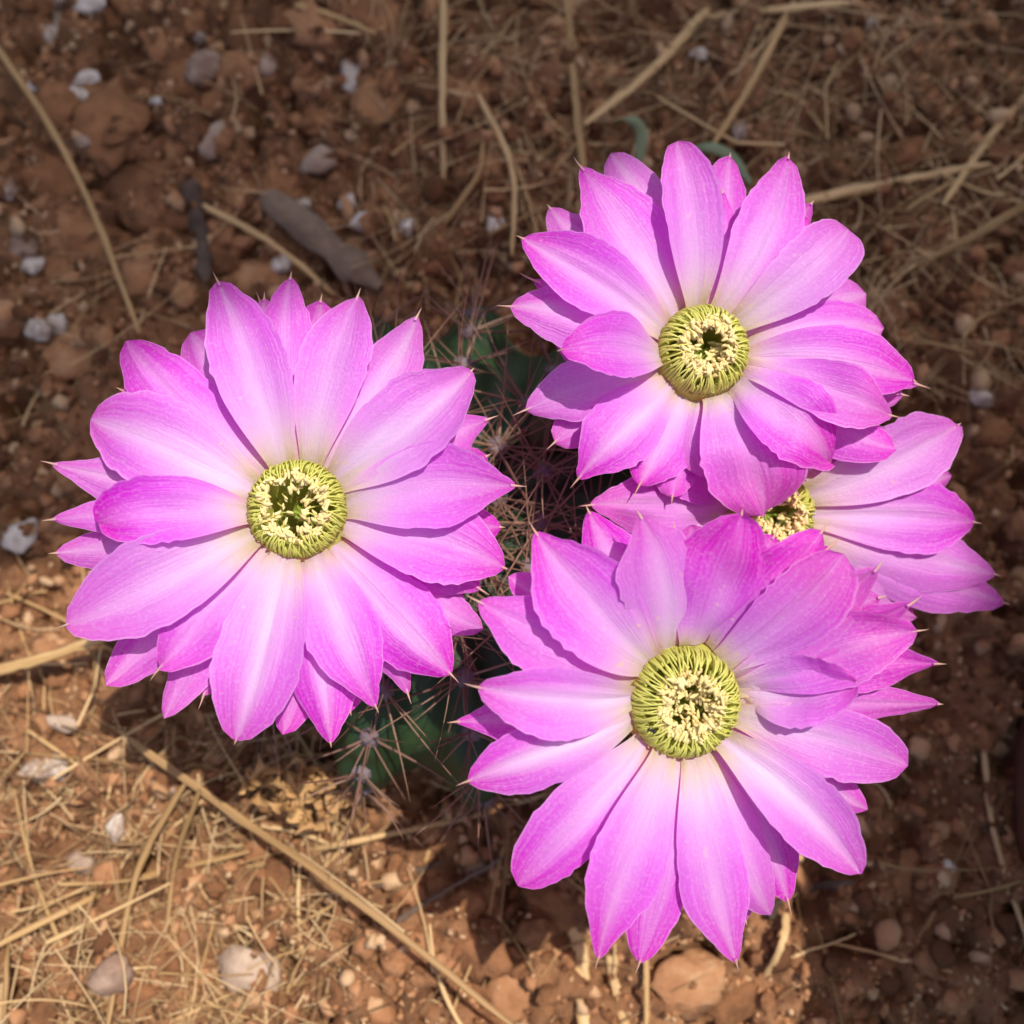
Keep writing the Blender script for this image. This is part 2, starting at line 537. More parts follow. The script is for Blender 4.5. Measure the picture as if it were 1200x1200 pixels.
# added unseen frame: edges of two boards cast the shade; undersides at BLOCKER_Z
BLOCKER_Z = 150.0
SH = np.array([*(SUN_H * COT * BLOCKER_Z), 0.0])
BLOCKER_O = np.array([SH[0], SH[1], 0.0])
blocker = bpy.data.objects.new('sun_blocker', None); COL.objects.link(blocker)
blocker.location = BLOCKER_O * CM; ORG['sun_blocker'] = BLOCKER_O
tag(blocker, 'added wooden frame out of view whose boards shade part of the flower bed', 'sun_blocker')


def blocker_board(name, p, d, l0, l1, n0, n1, z0, z1):
    """plank whose edge shadow falls along the ground line p + d*t; it reaches n0..n1 to the left of d"""
    d = nrm(np.asarray(d, float)); n = np.array([-d[1], d[0]])
    c = []
    for z in (z0, z1):
        for l, m in ((l0, n0), (l1, n0), (l1, n1), (l0, n1)):
            q = np.asarray(p) + d * l + n * m
            c.append((q[0], q[1], z))
    return link(name, mesh(name, np.array(c), [(3, 2, 1, 0), (4, 5, 6, 7), (0, 1, 5, 4), (1, 2, 6, 5), (2, 3, 7, 6), (3, 0, 4, 7)], M_PLANK, smooth=False), BLOCKER_O, blocker)


EDGE_P, EDGE_D = np.array([-15.0, -0.2]), np.array([1.0, 0.40])
blocker_board('blocker_board', EDGE_P, EDGE_D, -90, 110, 0.0, 34.0, BLOCKER_Z, BLOCKER_Z + 3)
blocker_board('blocker_board', np.array([10.2, -4.6]), np.array([0.0, 1.0]), -60, 60, -30.0, 0.0, BLOCKER_Z + 3.01, BLOCKER_Z + 6)
for x_, y_ in ((-95, -40), (95, 30), (-80, -8), (85, 62)):
    blocker_board('blocker_post', np.array([x_, y_]), (1, 0), -4, 4, -4, 4, -2, BLOCKER_Z - 0.01)
for y0_, x0_ in ((-95, 0), (85, 0)):
    blocker_board('blocker_beam', np.array([y0_, 20.0]), (0, 1), -80, 80, -4, 4, BLOCKER_Z - 8, BLOCKER_Z - 0.02)

# ------------------------------------------------------------------ cactus
FLOWERS = {}


def flower_frame(px, py, z, tilt_deg, tilt_dir_px):
    """centre point and axis: the axis leans tilt_deg from the line of sight towards an image direction"""
    c = at_z(px, py, z)
    view = nrm(CAMPOS - c)
    d = nrm(RIGHT * tilt_dir_px[0] - UP * tilt_dir_px[1])
    d = nrm(d - view * np.dot(d, view))
    a = nrm(view * math.cos(math.radians(tilt_deg)) + d * math.sin(math.radians(tilt_deg)))
    return c, a


BODY_C = at_z(528, 640, 3.0); BODY_C[2] = 0.0
BODY_R, BODY_H, BODY_Z = 6.1, 3.6, 2.5     # equator radius, half height, centre height
NRIB = 13


def body_pt(th, ph):
    """surface of the ribbed stem; ph = angle from the top"""
    th, ph = np.asarray(th, float), np.asarray(ph, float)
    rib = np.cos(th * NRIB)
    rr = 1 + 0.075 * np.sign(rib) * np.abs(rib) ** 0.7 * np.clip(np.sin(ph) * 1.6, 0, 1)
    bumps = 0.022 * np.cos(ph * 19) * np.clip(rib, 0, 1)
    rr = rr + bumps * np.clip(np.sin(ph) * 1.6, 0, 1)
    top = 1 - 0.16 * np.exp(-(ph / 0.35) ** 2)
    r = BODY_R * np.sin(ph) * rr
    z = BODY_Z + BODY_H * np.cos(ph) * rr * top
    return np.stack(np.broadcast_arrays(r * np.cos(th), r * np.sin(th), z), -1)


th = np.linspace(0, 2 * math.pi, NRIB * 14, endpoint=False)
ph = np.linspace(0.01, 2.35, 56)
bv = body_pt(th[None, :], ph[:, None]).reshape(-1, 3)
cactus = bpy.data.objects.new('cactus', None); COL.objects.link(cactus)
CO = BODY_C.copy(); ORG['cactus'] = CO
cactus.location = CO * CM
tag(cactus, 'low round green cactus with brown spines and four open pink flowers', 'cactus')
body = link('stem', mesh('stem', bv, grid_faces(len(ph), len(th), True)[:, ::-1].copy(), M_CACTUS), CO, cactus)

# spines and areoles
sp_t = np.linspace(0, 1, 7)
spv, spf, spu = tube(np.stack([0.05 * np.sin(sp_t * 2.2), 0 * sp_t, sp_t], -1), 0.024 * (1 - sp_t) ** 0.7 + 0.002, 5)
SPINE_ME = mesh('spine', spv, spf, M_SPINE, spu)
SPINE_ME2 = mesh('spine', spv * np.array([-1.6, 1, 1]), spf[:, ::-1].copy(), M_SPINE, spu)
av, af = ICO2
jit = 1 + 0.25 * (np.random.default_rng(3).random(len(av)) - 0.5)
j = Join(); j.add(av * jit[:, None] * 0.26, af)
AREOLE_ME = mesh('areole', *j.get()[:2], M_WOOL)
FL_DISC = [(349, 597, 235), (823, 412, 215), (802, 822, 235), (930, 600, 190)]
cand = []
for r in range(NRIB):
    for k in range(6):
        p_ = (0.16, 0.36, 0.58, 0.84, 1.14, 1.46)[k] + (0.07 if r % 2 else 0)
        t_ = 2 * math.pi * r / NRIB + 0.02
        q = body_pt(t_, p_)
        wq = q + CO
        x, y = to_px(wq)
        d = min(math.hypot(x - a, y - b) / R for a, b, R in FL_DISC)
        cand.append((-d, r, k, q, nrm(q - np.array([0, 0, BODY_Z - 1.0]))))
cand.sort(key=lambda c: c[0])
nsp = 0
extra = Join()
for nd, r, k, q, nn in cand:
    link('areole', AREOLE_ME, q + CO, body, Vector(nn).to_track_quat('Z', 'Y'), (1, 1, 0.75))
    t1 = nrm(np.cross(nn, [0.3, 0.2, 0.93])); t2 = np.cross(nn, t1)
    ns = 9
    a0 = random.random() * 6.28
    for i in range(ns):
        a = a0 + i * 2 * math.pi / (ns - 1) + random.uniform(-.25, .25)
        el = random.uniform(0.15, 0.75) if i < ns - 1 else 1.35
        d = (t1 * math.cos(a) + t2 * math.sin(a)) * math.cos(el) + nn * math.sin(el)
        ln = random.uniform(1.1, 2.4) if i < ns - 1 else random.uniform(1.6, 2.9)
        if k < 3: ln *= 1.35
        if nsp < 290:
            o = link('spine', SPINE_ME if random.random() < .5 else SPINE_ME2, q + CO, body, Vector(d).to_track_quat('Z', 'Y') @ Quaternion((0, 0, 1), random.uniform(0, 6.28)), (1.1, 1.1, ln))
            nsp += 1
        else:
            m3 = np.array(Vector(d).to_track_quat('Z', 'Y').to_matrix())
            extra.add((spv * np.array([1, 1, ln])) @ m3.T + q, spf, spu)
tops = [c_ for c_ in cand if c_[2] < 3]
for _ in range(240):
    nd, r, k, q, nn = random.choice(tops)
    d = nrm(nn * random.uniform(0.1, 0.8) + np.array([random.gauss(0, 1), random.gauss(0, 1), random.uniform(0, .5)]) * 0.8)
    m3 = np.array(Vector(d).to_track_quat('Z', 'Y').to_matrix())
    ln = random.uniform(1.8, 3.8)
    bnd = random.gauss(0, 0.35)
    cv_, cf_, cu_ = tube(np.stack([bnd * sp_t ** 2, 0 * sp_t, sp_t * ln], -1), 0.020 * (1 - sp_t) ** 0.7 + 0.002, 4)
    extra.add(cv_ @ m3.T + q, cf_, cu_)
if extra.n:
    ev, ef, eu = extra.get()
    tag(link('spine_cluster', mesh('spine_cluster', ev, ef, M_SPINE, eu), CO, body), kind='stuff')

# anther mesh: two plump lobes
ANTHERS = []
for k_ in range(6):
    g_ = np.random.default_rng(900 + k_)
    an = Join()
    for sx in (-1, 1):
        bend = np.array([sx * (0.02 + 0.012 * g_.random()), 0.012 * (g_.random() - .5), 0.02 + 0.02 * g_.random()])
        vv_ = ICO1[0] * np.array([0.026 + 0.014 * g_.random(), 0.030, 0.060 + 0.03 * g_.random()])
        vv_ = vv_ * (1 + 0.35 * (g_.random((len(vv_), 1)) - 0.5)) + bend
        vv_[:, 0] += sx * 3.0 * vv_[:, 2] ** 2
        an.add(vv_, ICO1[1])
    ANTHERS.append(mesh('anther', an.get()[0], an.get()[1], M_ANTHER))


def petal_mesh(c, a, tip, width, zb, bulge, rnd, cup, spine, seed, roll=0.0, r0=0.98, tm=0.62, curl=0.0, fold=0.0, ogee=0.5, tipbend=0.0, crum=1.0):
    """one petal from the throat ring of the flower at c (axis a) out to tip; returns verts relative to c, faces, uv"""
    g = np.random.default_rng(seed)
    v = tip - c
    d = nrm(v - a * np.dot(v, a))
    h = np.dot(v, a)
    R = np.dot(v, d)
    Ln = max(R - r0, 1.0)
    p0 = d * r0 + a * zb
    p1 = d * (r0 + 0.22 * Ln) + a * (zb + 0.28 * Ln * (0.55 + 0.5 * bulge))
    p2 = d * (r0 + 0.66 * Ln) + a * (h * 0.75 + zb * 0.25 + bulge)
    p3 = v.copy()
    side0 = np.cross(a, d)
    wob = side0 * (g.random() - 0.5) * 0.16 * Ln
    p1 = p1 + wob * 0.6; p2 = p2 + wob
    nu, nv = 28, 17
    t = np.linspace(0, 1, nu) ** 0.92
    cl = bez(p0, p1, p2, p3, t)
    tg = np.gradient(cl, axis=0); tg /= np.linalg.norm(tg, axis=1, keepdims=True)
    s = np.repeat(side0[None, :], nu, 0)
    s = s - tg * np.sum(s * tg, 1, keepdims=True)
    s /= np.linalg.norm(s, axis=1, keepdims=True)
    n = np.cross(tg, s)
    n *= np.sign(np.sum(n * a, 1, keepdims=True) + 1e-9)
    rl = roll * t
    s, n = s * np.cos(rl)[:, None] + n * np.sin(rl)[:, None], n * np.cos(rl)[:, None] - s * np.sin(rl)[:, None]
    # outline
    f = np.where(t < tm, 0.33 + 0.67 * np.sin(np.clip(t / tm, 0, 1) * math.pi / 2) ** 1.35, 1.0)
    q = np.clip((t - tm) / (1 - tm), 0, 1)
    pointed = (1 - q ** 1.9) * (1 - ogee) + ogee * (0.5 + 0.5 * np.cos(math.pi * q ** 1.15))
    rounded = np.sqrt(np.clip(1 - q ** 2.6, 0, 1))
    f = f * np.where(t < tm, 1, pointed * (1 - rnd) + rounded * rnd)
    if spine > 0:
        f = f + 0.05 * np.exp(-((1 - q) / 0.12) ** 2) * (q > 0.01)
    hw = width * 0.5 * f + 0.012
    S = np.linspace(-1, 1, nv)
    jag = (g.random((nu, 2)) - 0.5) * 0.042 * width * (t > 0.45)[:, None] * np.clip((1 - t) * 6, 0, 1)[:, None]
    asym = 1 + (g.random() - 0.5) * 0.16
    hl = hw * asym + jag[:, 0]; hr = hw * (2 - asym) + jag[:, 1]
    off = np.where(S[None, :] < 0, hl[:, None] * S[None, :], hr[:, None] * S[None, :])
    env = np.sin(np.clip(t, 0, 1) * math.pi) ** 0.7
    ph1, ph2 = g.random(2) * 6.28
    rip = 0.045 * np.sin(t[:, None] * (7 + 3 * g.random()) + ph1 + S[None, :] * 1.7) * np.abs(S[None, :]) ** 1.5
    rip = rip + 0.04 * np.sin(t[:, None] * 4 + ph2) * S[None, :]
    rip = rip * crum
    if crum > 1:
        rip = rip + 0.07 * np.sin(t[:, None] * 13 + ph2) * np.sin(S[None, :] * 3.1 + ph1) * np.clip(t * 1.6, 0, 1)[:, None]
    mid = -0.055 * np.exp(-(S / 0.16) ** 2)[None, :] * env[:, None]
    creas = (0.016 * np.sin(S[None, :] * (8 + 4 * g.random()) + ph2) + 0.010 * np.sin(S[None, :] * 17 + ph1 + 2 * t[:, None])) * env[:, None]
    gut = 0.0 * t          # gutter towards the throat
    tw2 = (g.random() - 0.5) * 0.14
    z = ((cup + gut[:, None] + tw2 * np.sin(t * 6 + ph1)[:, None]) * (np.abs(S) ** 1.8)[None, :] * hw[:, None] + (rip + mid + creas) * width / 1.8)
    z = z + tipbend * np.clip((t[:, None] - 0.6) / 0.4, 0, 1) ** 2.2
    z = z + curl * np.clip((t[:, None] - 0.72) / 0.28, 0, 1) ** 2
    if fold:
        z = z + fold * np.clip(S[None, :] * np.sign(fold), 0, 1) ** 2 * abs(1.0) * hw[:, None] * np.sign(fold) * 1.0
    P = cl[:, None, :] + s[:, None, :] * off[:, :, None] + n[:, None, :] * z[:, :, None]
    uv = np.stack(np.broadcast_arrays((S * 0.5 + 0.5)[None, :], t[:, None]), -1)
    V = P.reshape(-1, 3); UVs = uv.reshape(-1, 2)
    F = grid_faces(nu, nv)
    if spine > 0:
        e = tg[-1]
        pts = [v + n[-1] * z[-1, nv // 2] + (e * k + (g.random(3) - .5) * 0.06 * k) * spine for k in (-0.35, 0.0, 0.5, 1.0)]
        tv, tf, tu = tube(spline(pts, 6), np.array([0.036, 0.034, 0.026, 0.017, 0.010, 0.002]), 5)
        tu = tu.copy(); tu[:, 1] = 1.0 + tu[:, 1] * 0.1; tu[:, 0] = 0.5
        F = np.vstack([F, tf + len(V)]); V = np.vstack([V, tv]); UVs = np.vstack([UVs, tu])
    return V, F, UVs


def build_flower(name, c, a, petals, root, nst=105, throat=1.0, seed=1, label=None, ring=14, hole=0.0):
    g = np.random.default_rng(seed)
    e1 = nrm(np.cross(a, [0.2, 1, 0.1])); e2 = np.cross(a, e1)
    # floral tube: outer wall along a curve down to the stem, inner funnel
    p_top = -0.25 * a
    ro = root - c
    n = 15
    cl = bez(p_top, -2.2 * a, ro * 0.7 + np.array([0, 0, 0.6]), ro, np.linspace(0, 1, n))
    rad = np.interp(np.linspace(0, 1, n), [0, 0.12, 0.35, 0.7, 1], [throat * 1.12, 1.05, 0.75, 0.55, 0.62])
    ov, of, ou = tube(cl, rad, 20)
    ov = ov + (g.random(ov.shape) - 0.5) * 0.08
    k = 28
    ang = np.linspace(0, 2 * math.pi, k, endpoint=False)
    prof = [(throat * 1.10, -0.24), (throat * 1.02, -0.10), (throat * 0.955, 0.10), (throat * 0.89, 0.24), (throat * 0.80, 0.22), (throat * 0.72, -0.1), (throat * 0.62, -0.7), (throat * 0.45, -1.4), (0.25, -2.2), (0.01, -2.4)]
    iv = np.array([[(e1 * math.cos(t) + e2 * math.sin(t)) * r + a * z for t in ang] for r, z in prof]).reshape(-1, 3)
    jf = grid_faces(len(prof), k, True)
    V = np.vstack([ov, iv]); F = np.vstack([of, jf + len(ov)])
    mi = np.concatenate([np.zeros(len(of)), np.ones(len(jf))])
    fl = link(name, mesh(name, V, F, [M_TUBE, M_THROAT], mat_idx=mi), c, cactus)
    if label: fl['label'] = label
    petals = list(petals)
    for (ta, tb) in zip(petals[:ring], petals[1:ring]):      # outer petals glimpsed between the inner ones
        if g.random() < 0.55:
            cx_, cy_ = to_px(c)
            mx_, my_ = (ta[0] + tb[0]) / 2 - cx_, (ta[1] + tb[1]) / 2 - cy_
            k_ = 0.90 + 0.10 * g.random()
            petals.append((cx_ + mx_ * k_, cy_ + my_ * k_, 78, 1.75 + 0.4 * g.random(), dict(rnd=.3 + .4 * g.random())))
    for i, pt in enumerate(petals):
        tx, ty, wpx, lev = pt[:4]
        op = pt[4] if len(pt) > 4 else {}
        lift = op.get('lift', 0.75 - 0.42 * lev)
        tip = at_plane(tx, ty, c + a * lift, a)
        width = wpx * px_cm(tip) * op.get('ws', 0.86 + 0.12 * g.random())
        zb = op.get('zb', 0.04 - 0.15 * lev)
        bulge = op.get('bulge', 0.46 - 0.24 * lev + (g.random() - .5) * 0.06)
        V, F, U = petal_mesh(c, a, tip, width, zb, bulge, op.get('rnd', 0.10 + 0.5 * g.random()), op.get('cup', (0.30 if lev < 0.3 else (0.02 if lev < 0.7 else -0.22)) + (g.random() - 0.5) * 0.26),
                             op.get('sp', (0.0, 0.10, 0.16, 0.24, 0.30)[g.integers(5)]), seed * 100 + i, op.get('roll', (g.random() - .5) * 0.2),
                             r0=throat * (0.97 + 0.05 * lev), curl=op.get('curl', 0), fold=op.get('fold', 0), tm=op.get('tm', 0.56 + 0.10 * g.random()), ogee=op.get('ogee', 0.2 + 0.7 * g.random()), tipbend=(g.random() - 0.5) * 0.5, crum=op.get('crum', 1.0))
        po = link('petal', mesh('petal', V, F, M_PETAL, U), c, fl)
        po['through_glow'] = float(op.get('glow', 0.0))  # strength of the painted through-light on this petal
    # stamens
    fj = Join()
    ends = []
    nout = 124
    for i in range(nst):
        row = g.random()
        if i < nout:        # close comb of filaments rising from the rim and arching inwards
            t = 2 * math.pi * (i + g.random() * 0.9) / nout
            rb, zb_ = throat * (0.985 - 0.03 * g.random()), -0.04 - 0.06 * g.random()
            re, ze = throat * (0.44 + hole + 0.20 * g.random()), 0.38 + 0.24 * g.random()
        elif row < 0.6:
            t = 6.2832 * g.random()
            rb, zb_ = throat * 0.84, -0.5
            re, ze = throat * (0.36 + 0.22 * g.random()), 0.15 + 0.25 * g.random()
        else:
            t = 6.2832 * g.random()
            rb, zb_ = throat * 0.6, -1.1
            re, ze = throat * (0.16 + 0.26 * g.random()), -0.15 + 0.35 * g.random()
        dt = (g.random() - 0.5) * (0.42 if i < nout else 0.7)
        er = lambda q: e1 * math.cos(q) + e2 * math.sin(q)
        P0 = er(t) * rb + a * zb_
        P1 = er(t) * rb * 1.05 + a * (zb_ + 0.36)
        P2 = er(t + dt * .6) * (rb * 0.62 + re * 0.38) + a * (ze + 0.12)
        P3 = er(t + dt) * re + a * ze
        pth = bez(P0, P1, P2, P3, np.linspace(0, 1, 8))
        tv, tf, tu = tube(pth, (0.025 - 0.010 * np.linspace(0, 1, 8)) * (0.85 + 0.3 * g.random()), 5)
        fj.add(tv, tf, tu)
        ends.append((P3, nrm(P3 - P2)))
    fv, ff, fu = fj.get()
    tag(link('filaments', mesh('filaments', fv, ff, M_FIL, fu), c, fl), kind='stuff')
    for P3, d in ends:
        dd = nrm(d + (g.random(3) - 0.5) * 2.4)
        link('anther', ANTHERS[g.integers(6)], c + P3, fl, Vector(dd).to_track_quat('Z', 'Y') @ Quaternion((0, 0, 1), g.random() * 6.28), 0.85 + 0.6 * g.random())
    # style and stigma lobes
    sj = Join()
    dn = -0.35 * a if hole > 0 else 0 * a
    tv, tf, tu = tube(np.array([-2.2 * a, -1.2 * a, -0.55 * a]) + dn, [0.06, 0.07, 0.09], 7)
    sj.add(tv, tf)
    for i in range(8):
        t = i * 2 * math.pi / 8
        o_ = e1 * math.cos(t) + e2 * math.sin(t)
        pth = bez(-0.58 * a, -0.45 * a + o_ * 0.03, -0.28 * a + o_ * 0.10, -0.12 * a + o_ * (0.16 + 0.05 * g.random()), np.linspace(0, 1, 6))
        tv, tf, tu = tube(pth, [0.05, 0.055, 0.055, 0.05, 0.045, 0.02], 6)
        sj.add(tv + dn, tf)
    sv, sf, su = sj.get()
    link('stigma', mesh('stigma', sv, sf, M_STIGMA), c, fl)
    return fl


R_ = dict(rnd=0.85, sp=0)
# each petal: pixel of the tip, widest width in pixels, layer (0 = inner ring, on top), options
LEFT = [
    (258, 337, 98, 0.2), (341, 328, 78, 0.9), (417, 342, 88, 0.35), (489, 376, 84, 1.0), (553, 433, 112, 0.0, dict(rnd=0.4)), (572, 491, 84, 1.0),
    (600, 571, 104, 0.1), (591, 665, 112, 0.5), (528, 790, 108, 0.9, dict(sp=0.25)), (440, 828, 88, 0.3), (389, 869, 98, 1.2), (275, 869, 106, 0.0),
    (188, 783, 96, 0.5, dict(crum=1.8)), (80, 732, 112, 0.2, dict(sp=0.2)), (112, 612, 84, -0.3, dict(crum=1.8, rnd=.8, sp=0, bulge=.6)), (99, 488, 112, 0.45, dict(rnd=0.6, sp=0)), (149, 400, 98, 0.95, dict(rnd=0.7, sp=0)),
    (66, 545, 80, 1.6, dict(sp=0.28)), (66, 610, 46, 1.2), (66, 648, 66, 2.0), (127, 803, 80, 2.0, dict(rnd=.7)), (196, 842, 72, 1.8, dict(rnd=.5)), (309, 349, 70, 1.9),
    (222, 389, 92, 1.8, R_), (150, 455, 86, 1.9, R_), (476, 812, 62, 2.0), (566, 738, 66, 1.9, dict(rnd=.5)), (562, 690, 76, 1.4), (500, 440, 90, 1.9), (560, 610, 90, 1.8),
]
TOP = [
    (681, 199, 100, 0.6), (792, 168, 74, 0.0, dict(rnd=0.8, sp=0)), (922, 188, 78, 0.5, dict(curl=0.35)), (1000, 262, 80, 0.1, R_), (1037, 385, 92, 0.8, R_),
    (1068, 447, 84, 0.45, dict(glow=0.15, rnd=.5)), (1052, 484, 84, 0.05, dict(glow=0.30, crum=3.0)), (973, 540, 100, -0.35, dict(glow=0.25, crum=1.8, rnd=.5, lift=.35, bulge=1.0)), (898, 606, 122, 0.3, dict(glow=0.40, crum=1.8, rnd=.7, lift=.1, bulge=.75)),
    (678, 560, 92, 0.5, dict(sp=.28)), (617, 480, 82, 1.1, dict(sp=.3)), (662, 411, 88, -0.4, dict(lift=1.55, bulge=.9, sp=.12)), (598, 357, 88, 0.7, dict(sp=.3)), (613, 281, 92, 0.2),
    (646, 240, 74, 1.7, dict(rnd=.5)), (716, 178, 82, 1.4, dict(rnd=.8, sp=0)), (941, 256, 74, 1.5, R_), (846, 226, 74, 1.8), (750, 568, 92, 1.3, dict(rnd=.4)),
    (626, 330, 60, 1.8, dict(sp=.4)), (1020, 340, 70, 1.6, R_), (1072, 452, 50, 1.4), (830, 560, 90, 1.3, dict(glow=0.30)), (1046, 528, 74, 1.6, R_), (940, 560, 80, 1.5, dict(glow=0.40)),
]
BOTTOM = [
    (628, 624, 122, 0.1), (748, 606, 108, 0.45, dict(glow=0.12, lift=1.2, bulge=.4)), (866, 602, 116, 0.9, dict(glow=0.45, crum=1.8, rnd=.7, lift=1.3, bulge=.35, zb=.0)), (966, 622, 104, 0.7, dict(glow=0.50, crum=3.0, rnd=.5, lift=1.3, bulge=.4, zb=-.02)), (985, 650, 104, 0.0, dict(glow=0.40, rnd=.85, sp=0, lift=1.2, bulge=.5, cup=.1)),
    (1078, 742, 92, 0.5, dict(glow=0.40, crum=3.0, lift=1.2, bulge=.15, sp=.25, cup=.3)), (1000, 796, 84, 1.1, dict(crum=3.0, rnd=.6, cup=.5, lift=.9)), (1057, 893, 90, 0.55, dict(rnd=.9, sp=0)), (1000, 1018, 92, 0.1), (858, 1118, 84, 0.5, dict(sp=.22)),
    (907, 1078, 76, 1.1, dict(rnd=.5, sp=0)), (748, 1122, 92, 0.9, dict(rnd=.5)), (700, 1117, 100, 0.1), (607, 1040, 100, 0.6, dict(rnd=.75, sp=0)), (549, 915, 90, 0.3, dict(sp=.24)),
    (562, 805, 96, -0.1), (562, 706, 106, 0.55), (536, 846, 74, 1.6, dict(sp=.2)), (692, 1046, 54, 1.9, dict(rnd=.6)), (826, 1074, 52, 1.8), (596, 676, 62, 1.8),
    (606, 1014, 70, 1.8, R_), (948, 915, 60, 1.8, R_), (690, 600, 86, 1.4), (1062, 705, 70, 1.0, dict(glow=0.50, crum=3.0, sp=.25, lift=1.1)), (1098, 778, 66, 1.0, dict(glow=0.40, crum=3.0, sp=.2, lift=1.0)), (1102, 826, 50, 1.3, dict(glow=0.40, tm=.45, sp=.1, lift=.5)), (1022, 664, 84, 1.0, dict(glow=0.50, crum=3.0, lift=1.2)), (790, 620, 90, 1.3),
]
FOURTH = [
    (1123, 498, 92, 0.0, dict(rnd=.35, sp=.1)), (1148, 612, 92, 0.4, dict(rnd=.3)), (1160, 672, 90, 0.8, dict(sp=.2)), (1168, 705, 84, 1.2, dict(sp=.2)), (1080, 726, 76, 1.4, dict(glow=0.30, crum=3.0)),
    (1052, 505, 74, 0.8, dict(rnd=.6)), (985, 440, 84, 0.6), (900, 430, 84, 0.5), (820, 470, 84, 0.6, dict(glow=0.30)), (760, 520, 84, 0.5, dict(glow=0.30)), (692, 592, 82, 0.9, dict(glow=0.30, crum=3.0, sp=.25)), (700, 660, 84, 1.2),
    (770, 720, 84, 1.0), (850, 760, 84, 1.0), (940, 770, 84, 1.0), (1020, 750, 84, 1.2),
]
cL, aL = flower_frame(349, 597, 9.0, 13, (-0.7, -0.7))
cT, aT = flower_frame(823, 412, 9.0, 20, (0.75, -0.65))
cB, aB = flower_frame(802, 822, 9.2, 19, (0.75, 0.55))
cF, aF = flower_frame(903, 602, 7.4, 24, (0.95, 0.1))


def root_at(th, ph_):
    return body_pt(math.radians(th), ph_) + CO


build_flower('flower', cL, aL, LEFT, root_at(160, 0.75), 146, 1.02, 11, 'fully open pink flower with cream anthers around a dark hollow centre, all its petals in view', ring=17, hole=0.10)
build_flower('flower', cT, aT, TOP, root_at(45, 0.65), 190, 0.98, 12, 'open pink flower whose yellow green centre has one petal curling up over its edge')
build_flower('flower', cB, aB, BOTTOM, root_at(-50, 0.70), 196, 1.10, 13, 'open pink flower with a tiny black insect on its ring of yellow green filaments')
build_flower('flower', cF, aF, FOURTH, root_at(5, 0.95), 165, 0.95, 14, 'pink flower half hidden beneath the petals of two others')

